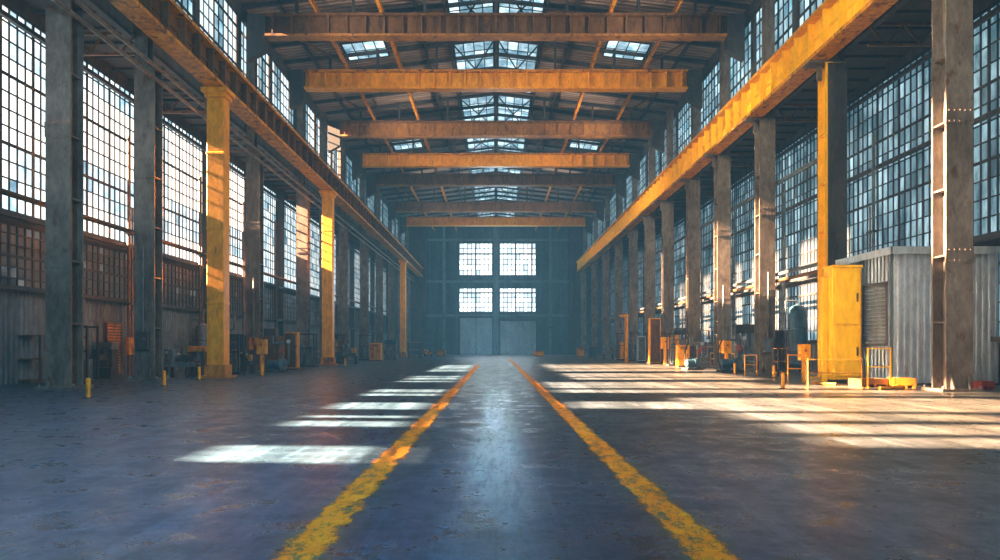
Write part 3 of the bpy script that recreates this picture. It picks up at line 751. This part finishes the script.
machine(638,646,336,362,('shed','grey',G),'pale grey cabinet left of the tall slim yellow cabinet','cabinet')
machine(604,614,345,359.5,('grey','brown',G),'grey lathe far down the right row','bench')
machine(588,597,346,358,('grey','blue',G),'grey cabinet far down the right row','cabinet')
machine(577,584,348,357,('orange','orange',G),'small orange cabinet far down the right row','cabinet')
machine(778,789,348,376,('dark','orange',G),'dark rack with orange shelves beside the yellow rail','rack')
machine(534,544,351,356.3,('yellow','yellow',G),'small yellow cabinet before the far roller gate','cabinet')
def aisle(x,y,w,h,mats,style,label):
    base=HZ+F*CH/(y); px0=496+(x-w/2)*F/y; px1=496+(x+w/2)*F/y
    machine(px0,px1,base-h*F/y,base,mats,label,style)
aisle(-19.8,51.5,1.6,2.6,('grey','dark',G),'cabinet','tall grey cabinet against the left wall right of the nearest yellow post')
aisle(-19.7,57,1.6,3.2,('brown','dark',G),'press','rusty press in the left side aisle behind the third column')
aisle(-19.7,66,1.6,3.0,('dark','orange',G),'rack','dark rack with orange shelves in the left side aisle')
aisle(-19.7,80.5,1.6,3.2,('orange','dark',G),'press','orange press deep in the left side aisle')
aisle(19.8,46.2,1.4,2.8,('brown','dark',G),'cabinet','rusty cabinet against the right wall beside the blue tank')
aisle(19.7,52.5,1.6,3.4,('grey','dark',G),'press','tall grey press in the right side aisle')
aisle(19.7,63,1.6,3.2,('dark','yellow',G),'rack','dark rack with yellow shelves in the right side aisle')
aisle(19.7,70,1.6,3.6,('yellow','dark',G),'press','yellow press in the right side aisle')
aisle(19.7,78,1.6,3.6,('orange','brown',G),'cabinet','orange cabinet deep in the right side aisle')
for s,ys in ((-1,(37.5,46.5,54.5,62.5,70.5,79,87)),(1,(37,40.5,48.5,50.5,58.5,61,68,72.5,81,91))):
    for y in ys:
        X=(XL+.85) if s<0 else (XR-.85)
        t=thing('riser_pipe','vertical pipe climbing the %s wall behind the columns'%('left' if s<0 else 'right'),'pipe',(X,y,0),'vertical pipes on the %s wall'%('left' if s<0 else 'right'))
        MB().tube((0,0,0),(0,0,13.5),.09).tube((0,.35,0),(0,.35,9.5),.06).build('pipe','brown' if s<0 else 'grey',t)
        MB().box(-.14,.14,-.16,.5,4.0,4.12).box(-.14,.14,-.16,.5,8.0,8.12).build('clamp','dark',t)
        MB().box(-.12,.12,-.2,.55,1.2,2.2).build('valve_box','orange' if int(y)%2 else 'grey',t)
t=thing('hoist_pillar','slim yellow pillar with a short arm and hook in the right row','hoist',(13.4,68.5,0))
MB().tube((0,0,.1),(0,0,5.0),.18).build('pillar','yellow',t); MB().tube((0,0,0),(0,0,.1),.4).build('base','orange',t)
MB().box(-.7,.2,-.1,.1,4.7,4.9).build('arm','yellow',t)
MB().tube((-.6,0,3.9),(-.6,0,4.7),.03).box(-.68,-.52,-.08,.08,3.7,4.0).ring((-.6,0,3.6),.1,.03,'y',12).build('hook','dark',t)
t=thing('louvre_panel','rusty orange louvred panel on the left wall behind the second left column','louvre',(XL+.15,37.2,0))
MB().box(0,.08,-.75,-.65,.1,3.0).box(0,.08,.65,.75,.1,3.0).box(0,.08,-.75,.75,.1,.2).box(0,.08,-.75,.75,2.9,3.0).build('frame','rustbeam',t)
s=MB(); z=.25
while z<2.85: s.hexa([(.02,-.65,z),(.06,-.65,z),(.06,.65,z),(.02,.65,z),(.0,-.65,z+.1),(.04,-.65,z+.1),(.04,.65,z+.1),(.0,.65,z+.1)]); z+=.16
s.build('slat','orange',t)

# ---------------------------------------------------------------- light
w=bpy.data.worlds.new('sky'); S.world=w; w.use_nodes=True
nt=w.node_tree; bg=nt.nodes['Background']; bg.inputs[0].default_value=(0.55,0.75,0.95,1); bg.inputs[1].default_value=1.0
ab=nt.nodes.new('ShaderNodeVolumeAbsorption'); ab.inputs['Color'].default_value=(0,0,0,1); ab.inputs['Density'].default_value=0.0028
em=nt.nodes.new('ShaderNodeEmission'); em.inputs[0].default_value=(0.2,0.5,0.68,1); em.inputs[1].default_value=0.0007  # haze glow: the volume emits blue in place of scattered light
ad=nt.nodes.new('ShaderNodeAddShader'); nt.links.new(ab.outputs[0],ad.inputs[0]); nt.links.new(em.outputs[0],ad.inputs[1])
nt.links.new(ad.outputs[0],nt.nodes['World Output'].inputs['Volume'])
def light(kind,name,loc,energy,color,target=None,**k):
    l=bpy.data.lights.new(name,kind); l.energy=energy; l.color=color
    for a,b in k.items(): setattr(l,a,b)
    o=bpy.data.objects.new(name,l); COL.objects.link(o); o.location=loc
    if target is not None: o.rotation_euler=(Vector(target)-Vector(loc)).to_track_quat('-Z','Y').to_euler()
    return o
light('SPOT','low_sun',SUN,260*4*math.pi*(SUN.length**2)*2.5,(1,0.62,0.36),(0,50,5),spot_size=0.75,spot_blend=0.1,shadow_soft_size=3.5)
for y in (6,24,44,66,90):
    light('SPOT','warm_fill',(-14,y,19.5),20000,(1,0.79,0.53),(16,y+12,10),spot_size=1.35,spot_blend=0.9,shadow_soft_size=0.1)  # added spots without fixtures, standing for warm sunlight on the right side
for y in (14,36,60):
    light('SPOT','beam_fill',(2,y,21),11000,(1,0.85,0.6),(16.5,y+10,17),spot_size=0.9,spot_blend=1.0,shadow_soft_size=0.1)  # unseen spots added to brighten the right runway beam
light('SPOT','cabinet_fill',(4,10,17),12000,(1,0.86,0.62),(16.1,31,2.8),spot_size=0.24,spot_blend=1.0,shadow_soft_size=0.1)  # extra spot with no visible source, lifts the dull cabinet front
for y in (10,36,62,88):
    light('SPOT','left_column_fill',(14,y,19),6500,(1.0,0.88,0.74),(-17,y+12,7),spot_size=1.5,spot_blend=0.9,shadow_soft_size=0.1)  # invented spots that brighten the left columns from across the hall
for y in (38,62,92):
    for s in (-1,1): light('SPOT','roof_fill',(s*13,y,19),5200,(1,0.82,0.66),(s*-4,y+14,28),spot_size=1.9,spot_blend=0.8,shadow_soft_size=0.1)  # no such fixtures in the hall; added to lighten the roof
light('POINT','far_blue_fill',(0,118,12),5500,(0.5,0.8,1.0),shadow_soft_size=0.0)  # sourceless point light added to lift the far end with blue
light('POINT','near_blue_fill',(-9,2,11),7500,(0.15,0.6,1.0),shadow_soft_size=0.0)  # unseen point light added for a blue cast on the left floor

S.view_settings.view_transform='Standard'; S.view_settings.look='None'; S.view_settings.exposure=0.68
c=bpy.data.cameras.new('camera'); c.lens=24.0; c.sensor_width=36; c.shift_x=0.004; c.shift_y=0.066; c.clip_end=500
co=bpy.data.objects.new('camera',c); COL.objects.link(co); co.location=(0,0,CH); co.rotation_euler=(math.pi/2,0,0)
S.camera=co
